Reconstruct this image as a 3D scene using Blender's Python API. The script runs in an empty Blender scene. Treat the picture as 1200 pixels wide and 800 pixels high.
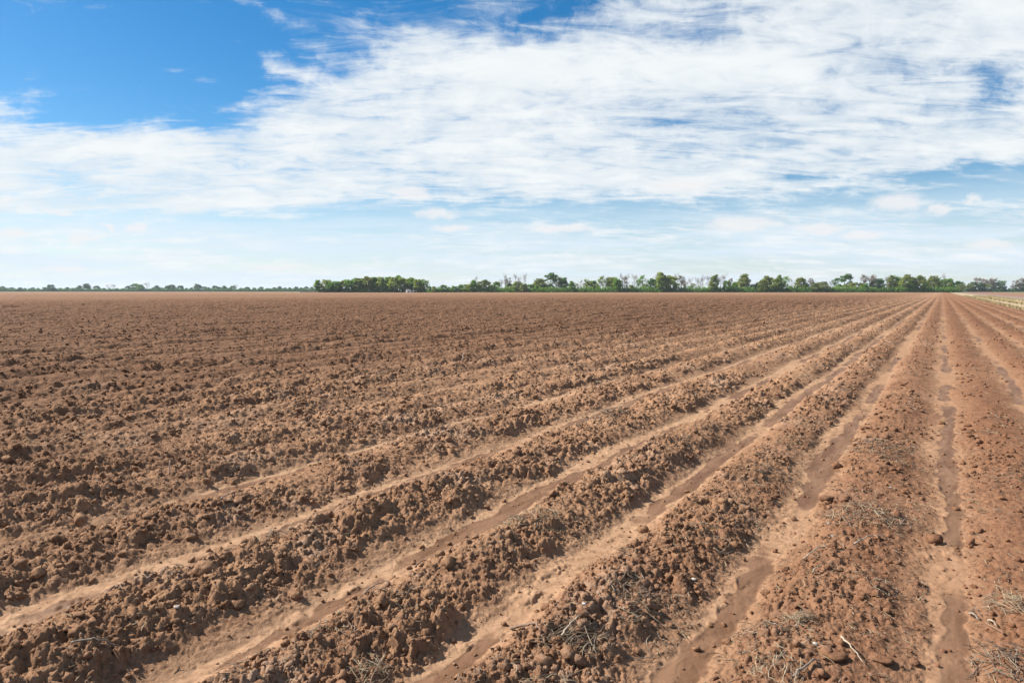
import bpy, math, random
import numpy as np
from math import radians, sin, cos, atan2, atan, sqrt, pi

QUALITY = 1.0          # mesh density of the ploughed soil
rng = np.random.default_rng(7)
random.seed(7)
sc = bpy.context.scene
COL = sc.collection

# ---------------------------------------------------------------- frame of the place
# X: across the rows (to the right), Y: along the rows, Z up. The photographer stands over the origin.
H_CAM = 1.66
HEAD = radians(32.16)              # the view is turned this far to the left of the rows
PITCH = radians(4.22)
FPX = 800.0                        # focal length in pixels of the 1200 px photograph
Fh = (-sin(HEAD), cos(HEAD)); Rt = (cos(HEAD), sin(HEAD))
HK = 1.338                         # metres across the rows per unit of slope in the picture

def px_dir(px, py):
    u = (px - 600) / FPX; v = (400 - py) / FPX
    f = cos(PITCH) + v * sin(PITCH); z = -sin(PITCH) + v * cos(PITCH)
    return (Fh[0]*f + Rt[0]*u, Fh[1]*f + Rt[1]*u, z)

def on_ground(px, py, z=0.06):
    d = px_dir(px, py); t = (z - H_CAM) / d[2]
    return d[0]*t, d[1]*t

def at_range(px, dist):
    """ground point seen at column px, dist metres away along the view's forward axis"""
    u = (px - 600) / FPX
    return Fh[0]*dist + Rt[0]*u*dist, Fh[1]*dist + Rt[1]*u*dist

# ---------------------------------------------------------------- numpy noise
def _hash(ix, iy, seed):
    n = (ix.astype(np.int64)*374761393 + iy.astype(np.int64)*668265263 + seed*974634777) & 0xffffffff
    n = ((n ^ (n >> 13)) * 1274126177) & 0xffffffff
    n = ((n ^ (n >> 16)) * 2246822519) & 0xffffffff
    return (n ^ (n >> 15)) & 0xffffffff

def hash01(ix, iy, seed):
    return (_hash(ix, iy, seed) & 0xffffff).astype(np.float32) / 16777215.0

_ang = np.linspace(0, 2*pi, 64, endpoint=False)
_GX = np.cos(_ang).astype(np.float32); _GY = np.sin(_ang).astype(np.float32)

def perlin(x, y, seed=0):
    ix = np.floor(x).astype(np.int64); iy = np.floor(y).astype(np.int64)
    fx = (x-ix).astype(np.float32); fy = (y-iy).astype(np.float32)
    ux = fx*fx*fx*(fx*(fx*6-15)+10); uy = fy*fy*fy*(fy*(fy*6-15)+10)
    def g(dx, dy):
        k = _hash(ix+dx, iy+dy, seed) & 63
        return _GX[k]*(fx-dx) + _GY[k]*(fy-dy)
    a = g(0, 0); b = g(1, 0); c = g(0, 1); d = g(1, 1)
    return (a + ux*(b-a) + uy*(c-a) + ux*uy*(a-b-c+d)) * 1.5

def lumps(x, y, cell, seed, fill=0.75):
    """field of crumbly clods: the highest of the half-buried lumps over each point, 0..1"""
    wx = x + 0.42*cell*perlin(x/cell*2.3, y/cell*2.3, seed+50)
    wy = y + 0.42*cell*perlin(x/cell*2.3+9.1, y/cell*2.3, seed+51)
    gx = wx/cell; gy = wy/cell
    ix = np.floor(gx).astype(np.int64); iy = np.floor(gy).astype(np.int64)
    out = np.zeros(x.shape, np.float32)
    for dx in (-1, 0, 1):
        for dy in (-1, 0, 1):
            jx = ix+dx; jy = iy+dy
            r = hash01(jx, jy, seed+3); keep = hash01(jx, jy, seed+4) < fill
            cx = jx + .15 + .7*hash01(jx, jy, seed+1); cy = jy + .15 + .7*hash01(jx, jy, seed+2)
            el = .75 + .5*hash01(jx, jy, seed+5)
            ex = (gx-cx)*el; ey = (gy-cy)/el
            rad = .28 + .42*r
            d2 = (ex*ex + ey*ey)/(rad*rad)
            ta = hash01(jx, jy, seed+6)*6.283
            tilt = 1 + .60*(ex*np.cos(ta) + ey*np.sin(ta))/rad
            b = np.sqrt(np.maximum(0, 1-d2*d2)) * tilt * (.25 + .60*r) * keep
            out = np.maximum(out, b.astype(np.float32))
    return out

def sstep(a, b, x):
    t = np.clip((x-a)/(b-a), 0, 1)
    return t*t*(3-2*t)

# ---------------------------------------------------------------- the rows
KS = [-9.0, -8.2, -7.45, -6.7, -5.95, -5.2, -4.45, -3.75, -3.0, -2.28, -1.55, -0.82, -0.08, 0.63, 1.31, 1.99, 2.84, 3.67]
while KS[-1] < 1500: KS.append(KS[-1] + 0.755 + 0.05*sin(len(KS)*1.7))
XF = np.array(sorted(-k*HK for k in KS))          # furrow bottoms, ascending X
HAND = {}
EDGE_X = 5.9                                      # the field ends here on the right

def soil(X, Y, res, resx=None):
    """height and masks of the ploughed soil at world points; res = mesh spacing there"""
    X = X.astype(np.float64); Y = Y.astype(np.float64)
    Xw = X + 0.055*perlin(X*.45, Y*.42, 1) + 0.030*perlin(X*1.3, Y*1.1, 2) + 0.014*perlin(X*4, Y*3.4, 3)
    i = np.clip(np.searchsorted(XF, Xw)-1, 0, len(XF)-2)
    w = XF[i+1]-XF[i]; t = (Xw-XF[i])/w
    # crest sits a little toward the right-hand furrow: that flank is steeper and crumbles
    tt = t**0.86
    p = (0.5-0.5*np.cos(2*pi*tt)).astype(np.float32)
    p = p**0.85
    ii = i.astype(np.int64)
    row = hash01(ii, ii*0, 11)
    A = 0.100 + 0.04*row + .030*sstep(-6, -14, X) + 0.035*perlin(Y*.22, ii*7.3, 12) + .02*perlin(Y*.9, ii*3.1, 13)
    right = sstep(-2.0, 0.2, X)                    # the rows near the track are lower and washed flat
    A = A*(1-0.56*right)
    fade_row = 1 - sstep(.26, .50, res if resx is None else resx)
    h = A*p*fade_row
    rid = sstep(.22, .62, p + .25*perlin(X*1.6, Y*1.2, 14) + .12*perlin(X*5, Y*5, 15))
    patch = sstep(-.55, .35, perlin(X*.5, Y*.33, 16) + .5*perlin(X*1.9, Y*1.5, 17))
    left = sstep(-2.5, -7.0, X + .35*Y*0)
    m = rid*(.35+.65*patch)
    m = np.maximum(m, left*(.45+.3*patch)*sstep(.02, .3, p))
    m = np.maximum(m*(1-.55*right), .22*right*sstep(.04, .16, p + .1*perlin(X*6, Y*6, 44)))
    h = h + 0.022*perlin(X*1.1, Y*.8, 18)*(.4+.6*p)
    det = np.zeros(X.shape, np.float32)
    for cell, amp, sd in ((3.2, .075, 70), (1.6, .075, 80), (.8, .060, 90), (.34, .046, 100), (.17, .040, 110), (.085, .027, 120), (.042, .0165, 130), (.021, .0095, 140)):
        ok = res < cell*.9
        if not ok.any(): continue
        wgt = 1 - sstep(cell*.40, cell*.9, res[ok])
        if cell > .5: wgt = wgt*sstep(.05, .16, res[ok])
        warpx = X[ok]; warpy = Y[ok]*.9
        mm = (.35+.65*m[ok]) if cell > .5 else m[ok] if cell > .1 else np.clip(m[ok]*1.0 + (.16 if cell > .05 else .42)*sstep(.03, .25, p[ok]) + .02, 0, 1)
        det[ok] += amp*wgt*lumps(warpx, warpy, cell, sd)*mm
    ok = res < .09
    if ok.any():
        q = (perlin(X[ok]*9, Y[ok]*9, 29)*.012 - np.abs(perlin(X[ok]*16, Y[ok]*16, 19))*.016 - np.abs(perlin(X[ok]*37, Y[ok]*37, 20))*.008 + .006)
        q = q - .016*np.abs(perlin(X[ok]*5.3, Y[ok]*5.3, 27))*m[ok] + .004
        det[ok] += q*(.25+.75*m[ok])*(1-sstep(.03, .09, res[ok]))
    # far away the crumbs merge into broad unevenness
    ok = res > .15
    if ok.any():
        rr = np.maximum(res[ok]*2.2, .5)
        lv = np.floor(np.log2(rr)); s = 2.0**lv; fr = np.log2(rr)-lv
        n = (1-fr)*perlin(X[ok]/s, Y[ok]/s, 21) + fr*perlin(X[ok]/(2*s), Y[ok]/(2*s), 21)
        det[ok] += (.05*n*sstep(.15, .4, res[ok])).astype(np.float32)
    h = h + det*(1-.38*right)
    # silt washed into the furrow bottoms: a nearly flat floor at its own level
    near_f = np.where(t < .5, i, i+1).astype(np.int64)
    off = np.where(t < .5, t*w, (t-1)*w)
    fill = perlin(Y*.27, near_f*5.7, 31) + .5*perlin(Y*.8, near_f*2.9, 32)
    lvl = 0.018 + 0.024*fill + .010*hash01(near_f, near_f*0, 33)
    lvl = lvl*(1 - .55*sstep(-4.5, -9, X))*(1-.55*right)
    d = h - lvl
    silt = (1 - sstep(-.002, .012, d))*(1-sstep(.2, .5, res))
    hs = lvl + .10*np.minimum(d, 0) + .0015*perlin(X*7, Y*2.5, 34) 
    h2 = np.where(d > 0.008, h, hs*(1-sstep(-.006, .008, d)) + h*sstep(-.006, .008, d))
    band = 0.10 + .06*perlin(Y*.5, near_f*4.4, 35) + .035*perlin(Y*2.1, near_f*1.4, 36) + .05*perlin(X*9, Y*5, 45)
    wetness = sstep(-.12, .16, perlin(Y*.36, near_f*9.3, 37) + .35*perlin(Y*1.3, near_f*3.3, 38) + .30*(1-sstep(8, 26, np.abs(Y))) - .35*sstep(-5, -9, X))
    wet = silt*wetness*(1-sstep(band*.75, band, np.abs(off-.02+.03*perlin(Y*.9, near_f*6.1, 39))))
    h2 = h2 - .003*wet
    ok = (res < .03) & (silt > .02)
    if ok.any():
        fl = lumps(X[ok], Y[ok], .045, 160, .28)*.009 + lumps(X[ok], Y[ok], .11, 170, .16)*.016
        fl -= .0035*(1-sstep(.0, .06, np.abs(perlin(X[ok]*7, Y[ok]*4.5, 47))))
        fl += .003*perlin(X[ok]*16, Y[ok]*9, 48)
        h2[ok] += fl*silt[ok]*(1-.6*wet[ok])
    # sand apron: fine soil just above the silt
    apron = (1-sstep(.0, .055, d))*(1-m)
    return h2.astype(np.float32), silt.astype(np.float32), wet.astype(np.float32), m.astype(np.float32), np.clip(apron, 0, 1).astype(np.float32)

def soil_z(x, y):
    X = np.array([x], float); Y = np.array([y], float)
    return float(soil(X, Y, np.array([.01]))[0][0])

# ---------------------------------------------------------------- mesh helpers
def mesh_np(name, co, quads=None, tris=None, mat=None, smooth=False):
    me = bpy.data.meshes.new(name)
    co = np.asarray(co, np.float32)
    me.vertices.add(len(co)); me.vertices.foreach_set('co', co.ravel())
    nq = 0 if quads is None else len(quads); nt = 0 if tris is None else len(tris)
    me.loops.add(nq*4 + nt*3); me.polygons.add(nq+nt)
    li = []; st = []
    if nq: li.append(np.asarray(quads, np.int32).ravel()); st.append(np.arange(nq, dtype=np.int32)*4)
    if nt: li.append(np.asarray(tris, np.int32).ravel()); st.append(nq*4 + np.arange(nt, dtype=np.int32)*3)
    me.loops.foreach_set('vertex_index', np.concatenate(li))
    me.polygons.foreach_set('loop_start', np.concatenate(st))
    if smooth: me.polygons.foreach_set('use_smooth', np.ones(nq+nt, bool))
    me.update(calc_edges=True)
    if mat: me.materials.append(mat)
    return me

def add_attr(me, name, arr):
    a = me.attributes.new(name, 'FLOAT', 'POINT'); a.data.foreach_set('value', np.asarray(arr, np.float32))

def link(name, me, parent=None, loc=None, label=None, cat=None, group=None, kind=None):
    o = bpy.data.objects.new(name, me); COL.objects.link(o)
    if parent: o.parent = parent
    if loc: o.location = loc
    if label: o['label'] = label
    if cat: o['category'] = cat
    if group: o['group'] = group
    if kind: o['kind'] = kind
    return o

# ---------------------------------------------------------------- material helpers
class NT:
    def __init__(s, tree): s.t = tree; s.n = tree.nodes; s.l = tree.links
    def node(s, typ, **kw):
        n = s.n.new(typ)
        for k, v in kw.items():
            if k == 'ins':
                for kk, vv in v.items(): s.put(n, kk, vv)
            else: setattr(n, k, v)
        return n
    def put(s, n, k, v):
        if isinstance(v, bpy.types.NodeSocket): s.l.new(v, n.inputs[k])
        else: n.inputs[k].default_value = v
    def math(s, op, a, b=None, c=None, clamp=False):
        n = s.n.new('ShaderNodeMath'); n.operation = op; n.use_clamp = clamp
        s.put(n, 0, a)
        if b is not None: s.put(n, 1, b)
        if c is not None: s.put(n, 2, c)
        return n.outputs[0]
    def ramp(s, x, a, b, lo=0., hi=1., smooth=True):
        n = s.n.new('ShaderNodeMapRange'); n.interpolation_type = 'SMOOTHSTEP' if smooth else 'LINEAR'
        s.put(n, 0, x); s.put(n, 1, a); s.put(n, 2, b); s.put(n, 3, lo); s.put(n, 4, hi)
        return n.outputs[0]
    def mix(s, f, a, b, mode='MIX'):
        n = s.n.new('ShaderNodeMix'); n.data_type = 'RGBA'; n.blend_type = mode; n.clamp_factor = True
        s.put(n, 0, f); s.put(n, 6, a); s.put(n, 7, b)
        return n.outputs[2]
    def noise(s, vec, scale, detail=4, rough=.55, dist=0., out=0):
        n = s.n.new('ShaderNodeTexNoise'); s.put(n, 'Scale', scale); s.put(n, 'Detail', detail)
        s.put(n, 'Roughness', rough); s.put(n, 'Distortion', dist)
        if vec is not None: s.l.new(vec, n.inputs['Vector'])
        return n.outputs[out]

def col(r, g, b): return (r, g, b, 1.)

def new_mat(name):
    m = bpy.data.materials.new(name); m.use_nodes = True
    t = NT(m.node_tree); b = m.node_tree.nodes['Principled BSDF']
    b.inputs['Specular IOR Level'].default_value = .25
    return m, t, b

def simple_mat(name, c1, c2, scale=3., rough=.9, transl=0., bump=0.):
    m, t, b = new_mat(name)
    tc = t.node('ShaderNodeTexCoord'); oi = t.node('ShaderNodeObjectInfo')
    n = t.noise(tc.outputs['Object'], scale, 3)
    f = t.math('ADD', t.ramp(n, .3, .7), t.math('MULTIPLY', t.math('SUBTRACT', oi.outputs['Random'], .5), .7), clamp=True)
    c = t.mix(f, c1, c2)
    t.put(b, 'Base Color', c); b.inputs['Roughness'].default_value = rough
    if bump:
        bn = t.node('ShaderNodeBump', ins={'Strength': .6, 'Distance': bump, 'Height': n}); t.put(b, 'Normal', bn.outputs[0])
    if transl:
        tr = t.node('ShaderNodeBsdfTranslucent', ins={'Color': c}); mx = t.node('ShaderNodeMixShader', ins={0: transl})
        t.l.new(b.outputs[0], mx.inputs[1]); t.l.new(tr.outputs[0], mx.inputs[2])
        t.l.new(mx.outputs[0], m.node_tree.nodes['Material Output'].inputs[0])
    return m

# soil -------------------------------------------------------------
def soil_material(name='ploughed_soil'):
    m, t, b = new_mat(name)
    geo = t.node('ShaderNodeNewGeometry'); P = geo.outputs['Position']
    sep = t.node('ShaderNodeSeparateXYZ', ins={0: P})
    at = lambda k: t.node('ShaderNodeAttribute', attribute_name=k).outputs['Fac']
    silt, wet, rough_m, apron = at('silt'), at('wet'), at('cloddy'), at('apron')
    nb = t.noise(P, .35, 3); nm = t.noise(P, 2.6, 5, .6); nf = t.noise(P, 30, 5, .65); ng = t.noise(P, 210, 3, .6)
    dry = t.mix(t.ramp(nm, .33, .67), SOIL['dry_a'], SOIL['dry_b'])
    dry = t.mix(t.math('MULTIPLY', t.ramp(nf, .42, .72), .55), dry, SOIL['pale'])
    dry = t.mix(t.math('MULTIPLY', t.ramp(nf, .47, .30), .75), dry, SOIL['dark'])  # shade of the small pits painted into the low grain
    # redder soil by the track, browner left; partly painted lens falloff and flank shade
    mpf = t.node('ShaderNodeMapping', ins={'Vector': P, 'Scale': (.11, .05, 1.)})
    nfar = t.noise(mpf.outputs[0], 1., 6, .65)
    dry = t.mix(t.math('MULTIPLY', t.ramp(nfar, .62, .38), .38), dry, SOIL['brown'])
    ncr = t.noise(P, 1.15, 5, .6)
    crust = t.math('MULTIPLY', t.math('MULTIPLY', t.ramp(ncr, .50, .66), rough_m), t.ramp(nf, .40, .60))
    dry = t.mix(t.math('MULTIPLY', crust, .6), dry, SOIL['crust'])
    red = t.ramp(t.math('ADD', sep.outputs[0], t.math('MULTIPLY', t.math('SUBTRACT', nb, .5), 3.)), -2.6, .8)
    dry = t.mix(t.math('MULTIPLY', red, .66), dry, SOIL['red'])
    brown = t.ramp(t.math('ADD', sep.outputs[0], t.math('MULTIPLY', t.math('SUBTRACT', nb, .5), 4.)), -3.5, -14.)
    near = t.ramp(sep.outputs[1], 900., 5., .45, 1.)
    dry = t.mix(t.math('MULTIPLY', t.math('MULTIPLY', brown, near), .68), dry, SOIL['brown'])
    sand = t.mix(t.ramp(nm, .3, .7), SOIL['sand_a'], SOIL['sand_b'])
    sand = t.mix(t.math('MULTIPLY', red, .62), sand, SOIL['sand_red'])
    c = t.mix(t.math('MULTIPLY', apron, .55), dry, sand)
    nsv = t.noise(P, 13, 5, .65)
    sand = t.mix(t.math('MULTIPLY', t.ramp(nsv, .55, .40), .5), sand, SOIL['dry_a'])
    sand = t.mix(t.math('MULTIPLY', t.ramp(nf, .45, .30), .5), sand, SOIL['dark'])  # pit shade painted into the sand colour as well
    c = t.mix(t.math('MULTIPLY', silt, .92), c, sand)
    streak = t.node('ShaderNodeMapping', ins={'Vector': P, 'Scale': (9., 1.6, 1.)})
    ns = t.noise(streak.outputs[0], 1., 4, .6, .6)
    mud = t.mix(t.ramp(ns, .35, .65), SOIL['mud_a'], SOIL['mud_b'])
    wf = t.ramp(t.math('ADD', wet, t.math('MULTIPLY', t.math('SUBTRACT', t.noise(P, 8, 6, .65), .5), 1.8)), .18, .80)
    wf = t.math('MULTIPLY', wf, t.ramp(wet, .02, .2))
    c = t.mix(wf, c, mud)
    c = t.mix(t.math('MULTIPLY', t.ramp(ng, .6, .75), .35), c, SOIL['pale'])
    t.put(b, 'Base Color', c)
    t.put(b, 'Roughness', t.ramp(wf, 0., 1., .95, .55))
    t.put(b, 'Specular IOR Level', t.ramp(wf, 0., 1., .05, .08))
    hh = t.math('ADD', t.math('MULTIPLY', nf, 1.0), t.math('MULTIPLY', ng, .22))
    st = t.ramp(silt, 0., 1., 1., .42)
    bn = t.node('ShaderNodeBump', ins={'Strength': st, 'Distance': .014, 'Height': hh})
    nc1 = t.noise(P, 3.2, 6, .68); cd = t.node('ShaderNodeTexVoronoi', ins={'Vector': P, 'Scale': 7.})
    hc = t.math('SUBTRACT', t.math('MULTIPLY', nc1, 1.2), t.math('MULTIPLY', cd.outputs['Distance'], .55))
    cs = t.math('MULTIPLY', at('coarse'), t.ramp(silt, 0., 1., 1., .35))
    b2 = t.node('ShaderNodeBump', ins={'Strength': cs, 'Distance': .12, 'Height': hc, 'Normal': bn.outputs[0]})
    t.put(b, 'Normal', b2.outputs[0])
    return m

SOIL = dict(crust=col(.36, .265, .195),
    dry_a=col(.205, .112, .064), dry_b=col(.310, .178, .101), pale=col(.43, .268, .165), dark=col(.070, .034, .019),  # dark: painted shade for pits between the crumbs
    red=col(.152, .066, .035), brown=col(.118, .060, .034),
    sand_a=col(.300, .184, .108), sand_b=col(.365, .230, .140), sand_red=col(.250, .136, .076),
    mud_a=col(.120, .062, .034), mud_b=col(.190, .106, .061))
M_SOIL = soil_material()

# ---------------------------------------------------------------- ploughed field: one sheet, finer where one stands
def far_edge(az):
    """distance at which the ploughed field stops, by bearing from where one stands (radians right of the view)"""
    px = 600 + FPX*np.tan(np.clip(az, -1.2, 1.2))
    e = np.interp(px, [-2000, 0, 200, 330, 372, 500, 545, 700, 1100, 1130, 1500], [1500, 1500, 1450, 1250, 770, 770, 830, 815, 800, 815, 900])
    return e/np.maximum(np.cos(np.clip(az, -1.2, 1.2)), .3)

def build_field():
    q = QUALITY
    a0 = radians(47); n_f = int(2*a0/.00155*q)
    az = np.concatenate([np.linspace(-pi, -a0, 90, endpoint=False), np.linspace(-a0, a0, n_f, endpoint=False), np.linspace(a0, pi, 91)])
    rs = [.35]; 
    while rs[-1] < 1560:
        r = rs[-1]
        k = .03 if r < 1.7 else (.0025 if r < 14 else (.0029 if r < 150 else (.004 if r < 400 else .009)))
        rs.append(r*(1+k/q))
    rs = np.array(rs)
    R, A = np.meshgrid(rs, az, indexing='ij')
    # bearings: az is measured to the right of the heading
    X = R*(Fh[0]*np.cos(A) + Rt[0]*np.sin(A)); Y = R*(Fh[1]*np.cos(A) + Rt[1]*np.sin(A))
    daz = np.gradient(az); dr = np.gradient(rs)
    res = np.maximum(R*np.abs(daz)[None, :], np.minimum(dr[:, None]*.75, 1e9)*np.ones_like(R))
    sx_ = np.abs(X)/R
    RX = np.maximum(sx_*np.minimum(dr[:, None], 9.)*.8, np.sqrt(1-np.minimum(sx_, 1)**2)*R*np.abs(daz)[None, :])
    shp = X.shape
    nr, na = shp
    idx = np.arange(nr*na).reshape(nr, na)
    a_, b_, c_, d_ = idx[:-1, :-1], idx[:-1, 1:], idx[1:, 1:], idx[1:, :-1]
    edge = EDGE_X + .18*perlin(Y*.6, Y*0, 77) + .08*perlin(Y*3, Y*0, 78)
    kf = (X < edge) & (R < far_edge(A))
    kq = kf[:-1, :-1] & kf[:-1, 1:] & kf[1:, 1:] & kf[1:, :-1]
    quads = np.stack([a_[kq], d_[kq], c_[kq], b_[kq]], 1)
    used = np.zeros(nr*na, bool); used[quads.ravel()] = True
    remap = np.cumsum(used)-1
    Xf, Yf, Rf, RXf = X.ravel()[used], Y.ravel()[used], res.ravel()[used], RX.ravel()[used]
    z = np.empty(len(Xf), np.float32); att = [np.empty(len(Xf), np.float32) for _ in range(4)]
    CH = 300000
    for s in range(0, len(Xf), CH):
        sl = slice(s, s+CH)
        o = soil(Xf[sl], Yf[sl], Rf[sl], RXf[sl])
        z[sl] = o[0]
        for k in range(4): att[k][sl] = o[k+1]
    me = mesh_np('field', np.stack([Xf, Yf, z], 1), quads=remap[quads], mat=M_SOIL, smooth=True)
    for nme, a in zip(('silt', 'wet', 'cloddy', 'apron'), att): add_attr(me, nme, a)
    add_attr(me, 'coarse', sstep(.02, .09, Rf)*(1-.75*sstep(.16, .40, Rf)))
    print('field verts', len(Xf))
    return link('field', me, kind='structure')
build_field()

# ---------------------------------------------------------------- loose clods on the ridges (stuff)
def ico(sub):
    import bmesh
    bm = bmesh.new(); bmesh.ops.create_icosphere(bm, subdivisions=sub, radius=1.0)
    bm.verts.ensure_lookup_table()
    v = np.array([x.co[:] for x in bm.verts], np.float32); f = np.array([[q.index for q in p.verts] for p in bm.faces], np.int32)
    bm.free(); return v, f

def clod_templates(sub, n, seed):
    v, f = ico(sub); out = []
    for k in range(n):
        s = seed+k*17
        d = 1 + .55*perlin(v[:, 0]*1.4+k*3.1, v[:, 1]*1.4+v[:, 2]*1.1, s) + .42*perlin(v[:, 1]*2.8+k, v[:, 2]*2.8+v[:, 0]*2, s+1) + .28*perlin(v[:, 2]*5.5, v[:, 0]*5.5+v[:, 1]*3+k, s+2)
        out.append(v*d[:, None])
    return out, f

def rot_mats(n):
    a = rng.uniform(0, 2*pi, n); b = rng.uniform(0, 2*pi, n); c = rng.uniform(0, 2*pi, n)
    ca, sa, cb, sb, cc, sn = np.cos(a), np.sin(a), np.cos(b), np.sin(b), np.cos(c), np.sin(c)
    R = np.empty((n, 3, 3), np.float32)
    R[:, 0, 0] = ca*cb; R[:, 0, 1] = ca*sb*sn-sa*cc; R[:, 0, 2] = ca*sb*cc+sa*sn
    R[:, 1, 0] = sa*cb; R[:, 1, 1] = sa*sb*sn+ca*cc; R[:, 1, 2] = sa*sb*cc-ca*sn
    R[:, 2, 0] = -sb; R[:, 2, 1] = cb*sn; R[:, 2, 2] = cb*cc
    return R

def scatter_pts(n, r0, r1, spread=48, power=2.0):
    az = rng.uniform(-radians(spread), radians(spread), n)
    r = (rng.uniform(r0**power, r1**power, n))**(1/power)
    X = r*(Fh[0]*np.cos(az)+Rt[0]*np.sin(az)); Y = r*(Fh[1]*np.cos(az)+Rt[1]*np.sin(az))
    k = X < EDGE_X-.1
    return X[k], Y[k], r[k]

def build_clods():
    cos_, tris_ = [], []; off = 0
    for (n, r0, r1, s0, s1, sub, pw) in ((42000, 2.2, 8, .003, .011, 1, 1.4), (13000, 2.2, 11, .009, .022, 2, 1.5), (1800, 2.6, 16, .022, .042, 2, 1.5), (20000, 8, 30, .012, .036, 1, 1.4), (14000, 25, 90, .025, .062, 1, 1.35)):
        X, Y, r = scatter_pts(n, r0, r1, power=pw)
        z, silt, wet, m, ap = soil(X, Y, np.full(X.shape, .012))
        k = rng.uniform(0, 1, len(X)) < np.clip((m*1.25)**1.6 + .06*(s1 < .03) + .012, 0, 1)
        X, Y, z = X[k], Y[k], z[k]; n = len(X)
        s = s0 + (s1-s0)*rng.uniform(0, 1, n)**1.8
        tmpl, f = clod_templates(sub, 14, 300+sub)
        T = np.stack(tmpl)[rng.integers(0, 14, n)]
        T = T * rng.uniform(.7, 1.25, (n, 1, 3))
        T = np.einsum('nij,nvj->nvi', rot_mats(n), T)*s[:, None, None]
        T[:, :, 2] *= .8
        T += np.stack([X, Y, z + s*.22], 1)[:, None, :]
        nv = T.shape[1]
        cos_.append(T.reshape(-1, 3)); tris_.append((f[None]+np.arange(n)[:, None, None]*nv).reshape(-1, 3)+off); off += n*nv
    me = mesh_np('soil_clods', np.concatenate(cos_), tris=np.concatenate(tris_), mat=M_SOIL, smooth=False)
    n = off
    add_attr(me, 'silt', np.zeros(n)); add_attr(me, 'wet', np.zeros(n)); add_attr(me, 'cloddy', np.ones(n)); add_attr(me, 'apron', np.zeros(n))
    print('clod verts', n)
    return link('soil_clods', me, kind='stuff', label='loose brown crumbs and clods of earth lying along the ploughed ridges', cat='soil')
build_clods()

# ---------------------------------------------------------------- straw and stalk litter
def straw_material():
    m, t, b = new_mat('dry_straw')
    a = t.node('ShaderNodeAttribute', attribute_name='tone').outputs['Fac']
    r = t.node('ShaderNodeValToRGB'); t.l.new(a, r.inputs[0])
    cr = r.color_ramp; cr.elements[0].color = col(.06, .038, .025); cr.elements[1].color = col(.40, .32, .23)
    for p, c in ((.3, col(.15, .105, .075)), (.55, col(.22, .175, .13)), (.8, col(.32, .245, .145))):
        e = cr.elements.new(p); e.color = c
    t.put(b, 'Base Color', r.outputs[0]); b.inputs['Roughness'].default_value = .75
    return m
M_STRAW = straw_material()

def strips(P0, yaw, length, width, tilt, curve, tone, segs=4, thick=True):
    """bent three-sided stalks; returns coords, quads, tone per vertex"""
    n = len(P0); ring = 3; S = segs+1
    u = np.linspace(-.5, .5, S)
    d = np.stack([np.cos(yaw), np.sin(yaw)], 1); nrm = np.stack([-d[:, 1], d[:, 0]], 1)
    along = u[None, :]*length[:, None]
    bend = (curve[:, None]*(u[None, :]**2-.08)*length[:, None])
    cx = P0[:, 0, None] + d[:, 0, None]*along + nrm[:, 0, None]*bend
    cy = P0[:, 1, None] + d[:, 1, None]*along + nrm[:, 1, None]*bend
    cz = P0[:, 2, None] + np.sin(tilt)[:, None]*along + .25*np.abs(curve)[:, None]*(.25-u[None, :]**2)*length[:, None]
    ang = np.arange(ring)*2*pi/ring
    taper = (1-.55*np.abs(u)*2)[None, :]
    ox = nrm[:, 0, None, None]*np.cos(ang)*width[:, None, None]*taper[:, :, None]
    oy = nrm[:, 1, None, None]*np.cos(ang)*width[:, None, None]*taper[:, :, None]
    oz = np.sin(ang)[None, None, :]*width[:, None, None]*.7*taper[:, :, None] + 0*ox
    V = np.stack([cx[:, :, None]+ox, cy[:, :, None]+oy, cz[:, :, None]+oz], -1).reshape(n, -1, 3)
    q = []
    for s in range(segs):
        for k in range(ring):
            q.append([s*ring+k, s*ring+(k+1) % ring, (s+1)*ring+(k+1) % ring, (s+1)*ring+k])
    q = np.array(q); Q = (q[None]+np.arange(n)[:, None, None]*S*ring).reshape(-1, 4)
    return V.reshape(-1, 3), Q, np.repeat(tone, S*ring)

def build_straw():
    Vs, Qs, Ts = [], [], []; off = 0
    for (n, r0, r1, l0, l1, w0, w1, pw) in ((60000, 2.2, 8, .014, .095, .0012, .0032, 1.4), (34000, 7, 24, .04, .16, .0028, .0055, 1.4), (9000, 22, 60, .09, .24, .006, .010, 1.3)):
        X, Y, r = scatter_pts(n, r0, r1, power=pw)
        z, silt, wet, m, ap = soil(X, Y, np.full(X.shape, .015))
        cl = sstep(.12, .5, perlin(X*1.4, Y*1.1, 61) + .5*perlin(X*4.2, Y*3.8, 62))
        right = sstep(-3.5, .3, X)
        pr = (cl*.95 + .13)*(np.clip(m*1.6, 0, 1)+.5*right*(1-silt))*(.38+.62*right)
        k = rng.uniform(0, 1, len(X)) < pr
        X, Y, z, rt = X[k], Y[k], z[k], right[k]; n = len(X)
        L = l0+(l1-l0)*rng.uniform(0, 1, n)**2.2
        yaw = rng.normal(.9, 1.0, n)
        tone = np.clip(rng.beta(1.3, 1.25, n) + .04*rt, 0, 1)
        V, Q, T = strips(np.stack([X, Y, z+w1+.004+L*.10], 1), yaw, L, rng.uniform(w0, w1, n), rng.normal(0, .16, n), rng.normal(0, .5, n), tone)
        Vs.append(V); Qs.append(Q+off); Ts.append(T); off += len(V)
    me = mesh_np('straw_litter', np.concatenate(Vs), quads=np.concatenate(Qs), mat=M_STRAW)
    add_attr(me, 'tone', np.concatenate(Ts)); print('straw verts', off)
    link('straw_litter', me, kind='stuff', label='bits of dry straw and broken stalk strewn over the ridges', cat='straw')
build_straw()

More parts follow.
